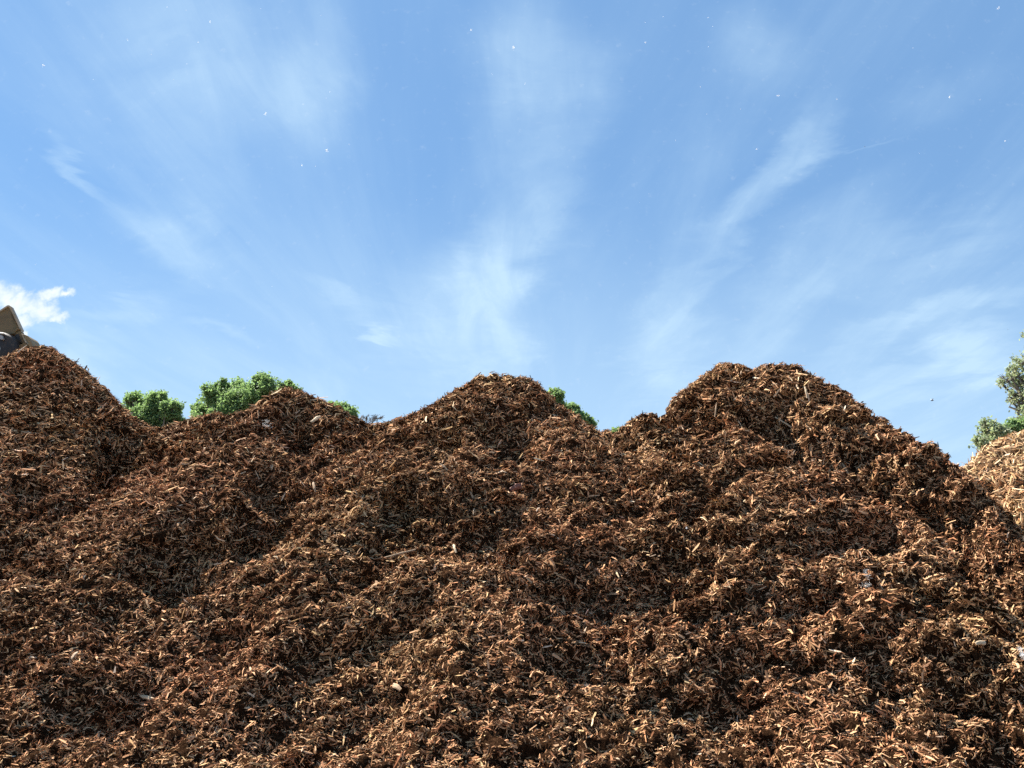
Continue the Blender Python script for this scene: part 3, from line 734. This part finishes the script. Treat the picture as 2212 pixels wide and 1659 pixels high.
def tubes(paths):
    Vs, Qs = [], []; off = 0; S = 6
    for pts, rr in paths:
        pts = np.array(pts); n = len(pts)
        T = np.gradient(pts, axis=0); T /= np.linalg.norm(T, axis=1, keepdims=True) + 1e-9
        A = np.cross(T, np.array([.3, .9, .1])); A /= np.linalg.norm(A, axis=1, keepdims=True) + 1e-9; B = np.cross(T, A)
        for i in range(n):
            for j in range(S):
                a = j / S * 2 * math.pi; Vs.append(pts[i] + (A[i] * math.cos(a) + B[i] * math.sin(a)) * rr[i])
        for i in range(n - 1):
            for j in range(S): Qs.append([off + i * S + j, off + i * S + (j + 1) % S, off + (i + 1) * S + (j + 1) % S, off + (i + 1) * S + j])
        off += n * S
    return np.array(Vs), np.array(Qs)

def limb(a, b, r0, r1, rs, wob=.12, n=7, sag=0.0):
    a, b = np.array(a, float), np.array(b, float); L = np.linalg.norm(b - a)
    pts = [a + (b - a) * t + rs.normal(0, wob * L * .12, 3) * math.sin(math.pi * t) + np.array([0, 0, math.sin(math.pi * t) * sag * L]) for t in np.linspace(0, 1, n)]
    return pts, np.linspace(r0, r1, n)

def tree(name, label, lobes, depth, base_u, leaf, nclump, nleaf, lsize, mat, group='trees behind the heaps', clump_r=.36, twigs=1, trunk_r=.2, cat='tree', droop=0.0):
    """lobes: (u, v, radius in photograph units, dy) - measured places of the crown's rounded masses"""
    rs = np.random.default_rng(abs(hash(label)) % 1000 if False else sum(map(ord, label)))
    base = at(base_u, 900, depth); base[2] = 0
    root = empty(name, tuple(base)); tag(root, label, cat, group)
    k = depth / F
    LB = []
    for u, v, r, dy in lobes:
        c = at(u, v, depth + dy) - base; LB.append((c, r * k * (.88 if nclump else 1)))
        for _ in range(3 if nclump and r > 9 else 0):          # uneven outline: small side masses
            d = rs.normal(size=3); d[2] = abs(d[2]) + .15; d /= np.linalg.norm(d)
            LB.append((c + d * r * k * rs.uniform(.65, .95), r * k * rs.uniform(.16, .34)))
    if nclump and cat == 'tree':                               # the lower crown, hidden by the heaps from here
        m_ = np.mean([c for c, r in LB], axis=0); r_ = LB[0][1]
        for q_ in range(4): LB.append((m_ + np.array([rs.uniform(-1, 1) * r_, rs.uniform(-1, 1) * r_, -r_ * rs.uniform(1.0, 2.6)]), r_ * rs.uniform(.8, 1.1)))
    top = max(c[2] for c, r in LB); cx = np.mean([c[0] for c, r in LB])
    paths = []
    fork = np.array([cx * .3, 0, top * .42])
    paths.append(limb((0, 0, -.1), fork, trunk_r, trunk_r * .75, rs, .15))
    tips = []
    for c, r in LB:
        paths.append(limb(fork, c, trunk_r * .5, trunk_r * .12, rs, .5, 9))
        for _ in range(9 if r > LB[0][1] * .45 else 3):
            d = rs.normal(size=3); d[2] = abs(d[2]) * .8; d /= np.linalg.norm(d)
            e = c + d * r * rs.uniform(.75, 1.0); paths.append(limb(c - d * r * .1, e, trunk_r * .12, .008, rs, .6, 6)); tips.append((c, e, r))
            for _ in range(2 + twigs):
                d2 = d + rs.normal(0, .55, 3); d2 /= np.linalg.norm(d2)
                s = c + (e - c) * rs.uniform(.4, .95); paths.append(limb(s, s + d2 * r * rs.uniform(.25, .55), .012, .004, rs, .6, 4))
    v_, q_ = tubes(paths); mesh_np('trunk', v_, [q_], mb, root, smooth=True)
    if nclump:
        P, Sz, Tn = [], [], []
        for c, r in LB:
            m = max(3, int(nclump * 1.7 * (r / LB[0][1]) ** 2))
            for _ in range(m):
                d = rs.normal(size=3); d[2] += .35; d /= np.linalg.norm(d)
                s0 = c + d * r * rs.uniform(.15, .6)
                s1 = c + d * r * rs.uniform(.7, 1.4) + np.array([0, 0, (.18 if not droop else -.3 * droop) * r])
                nl = int(nleaf * rs.uniform(.35, .75)); t = rs.uniform(0, 1, (nl, 1)) ** .8
                pp = s0 + (s1 - s0) * t + rs.normal(size=(nl, 3)) * (r * clump_r * .30 * (1.15 - t) + .05)
                P.append(pp); Sz.append(lsize * rs.uniform(.6, 1.3, nl)); Tn.append(np.clip(rs.normal(rs.uniform(.2, .75), .16, nl), 0, 1))
        P = np.concatenate(P); Sz = np.concatenate(Sz); Tn = np.concatenate(Tn); n = len(P)
        A = rs.normal(size=(n, 3)); A /= np.linalg.norm(A, axis=1, keepdims=True)
        Nn = rs.normal(size=(n, 3)) + np.array([0, 0, .8]); B = np.cross(A, Nn); B /= np.linalg.norm(B, axis=1, keepdims=True)
        C = np.cross(A, B)
        Vl = np.stack([P - A * Sz[:, None] * .5, P + B * Sz[:, None] * .30 + C * Sz[:, None] * .06, P + A * Sz[:, None] * .5, P - B * Sz[:, None] * .30 + C * Sz[:, None] * .06], 1).reshape(-1, 3)
        q = (np.arange(n) * 4)[:, None] + np.array([[0, 1, 2, 3]])
        mesh_np('crown', Vl, [q], mat, root, attrs={'tone': np.repeat(Tn, 4)})
    return root

tree('leafy_tree', 'small dark green tree with three crown tips in the gap right of the left peak',
     [(335, 885, 34, 0), (292, 878, 26, .5), (370, 890, 22, -.5), (318, 930, 46, 0), (376, 925, 24, 0), (262, 905, 26, 1.0), (337, 864, 13, 0), (291, 860, 10, 0)], 30, 320, LEAF, 52, 130, .105, LEAF)
tree('leafy_tree', 'wide bright green tree rising behind the second peak from the left',
     [(540, 880, 54, 0), (470, 862, 36, 0), (585, 845, 32, 0), (440, 890, 26, .5), (510, 850, 30, 1), (625, 850, 22, 1), (560, 826, 16, 0), (480, 835, 13, 0), (622, 832, 9, .5), (430, 897, 16, 0), (500, 895, 40, 0)], 28, 540, LEAF, 52, 130, .105, LEAF)
tree('leafy_tree', 'low green treetop peeking over the right flank of the second peak',
     [(730, 900, 26, 0), (758, 898, 17, 0), (712, 880, 12, 0), (745, 885, 10, 0)], 29, 700, LEAF, 34, 100, .10, LEAF)
tree('bare_tree', 'leafless grey treetop in the dip between the second and central peaks',
     [(803, 915, 24, 0), (792, 905, 14, 0), (815, 905, 15, 0)], 34, 803, None, 0, 0, .1, LEAF, twigs=4, trunk_r=.10)
tree('leafy_tree', 'dark rounded green treetop touching the right shoulder of the central peak',
     [(1196, 864, 19, 0), (1180, 890, 30, 0), (1204, 856, 11, 0), (1208, 876, 10, 0)], 27, 1180, LEAF, 48, 110, .10, LEAF)
tree('leafy_tree', 'lighter feathery green treetop sloping down right behind the central peak',
     [(1238, 894, 18, 0), (1264, 914, 15, 0), (1230, 884, 10, 0), (1248, 904, 16, 0), (1280, 918, 8, 0)], 31, 1235, LEAF, 30, 80, .12, LEAF, trunk_r=.12)
tree('shrub', 'tiny green shrub top showing left of the small bump before the right peak',
     [(1332, 938, 9, 0), (1340, 936, 7, 0)], 24, 1334, LEAF, 20, 30, .12, LEAF, trunk_r=.06, cat='shrub')
tree('leafy_tree', 'tall airy tree with yellowing leaves rising at the right edge',
     [(2215, 835, 38, 0), (2205, 790, 30, 0), (2178, 825, 24, 0), (2225, 900, 36, 0), (2190, 862, 18, 0), (2290, 830, 70, 0), (2200, 915, 18, 0), (2270, 740, 60, 0), (2185, 800, 14, 0)], 24, 2330, LEAFB, 16, 34, .09, LEAFB, clump_r=.26, twigs=2, trunk_r=.16, droop=.5)
tree('shrub', 'thin twiggy shrub beside the left edge of the lighter wood chip pile',
     [(2140, 940, 25, 0), (2120, 960, 17, 0), (2128, 920, 14, 0), (2160, 935, 18, 0), (2145, 970, 30, 0)], 21, 2140, LEAFB, 26, 22, .10, LEAFB, clump_r=.32, twigs=4, trunk_r=.05, cat='shrub')
tree('shrub', 'low green shrub behind the top of the lighter wood chip pile',
     [(2190, 932, 20, 0), (2212, 930, 20, 0), (2240, 930, 30, 0), (2172, 935, 12, 0)], 22, 2200, LEAF, 30, 36, .11, LEAF, twigs=2, trunk_r=.06, cat='shrub')

# ------------------------------------------------------------------ ground sheet to the horizon
mg, tg, bg = material('dusty_ground', .95)
g = tg.node('ShaderNodeNewGeometry')
a = tg.noise(g.outputs['Position'], .6, 6, .6); b_ = tg.noise(g.outputs['Position'], 30, 4, .7)
c = tg.mix(a, (.13, .095, .065, 1), (.24, .19, .14, 1)); c = tg.mix(tg.smooth(b_, .35, .7, 0, .6), c, (.09, .055, .035, 1)); tg.put(bg.inputs['Base Color'], c)
bp = tg.node('ShaderNodeBump'); bp.inputs['Distance'].default_value = .02; tg.put(bp.inputs['Height'], b_); tg.l.new(bp.outputs[0], bg.inputs['Normal'])
gs = np.concatenate([-np.geomspace(6000, 40, 14), np.linspace(-30, 30, 31), np.geomspace(40, 6000, 14)])
GX, GY = np.meshgrid(gs, gs)
gr = mesh_np('ground', np.stack([GX.ravel(), GY.ravel(), np.zeros(GX.size)], 1), [grid_faces(len(gs), len(gs))], mg); gr['kind'] = 'structure'
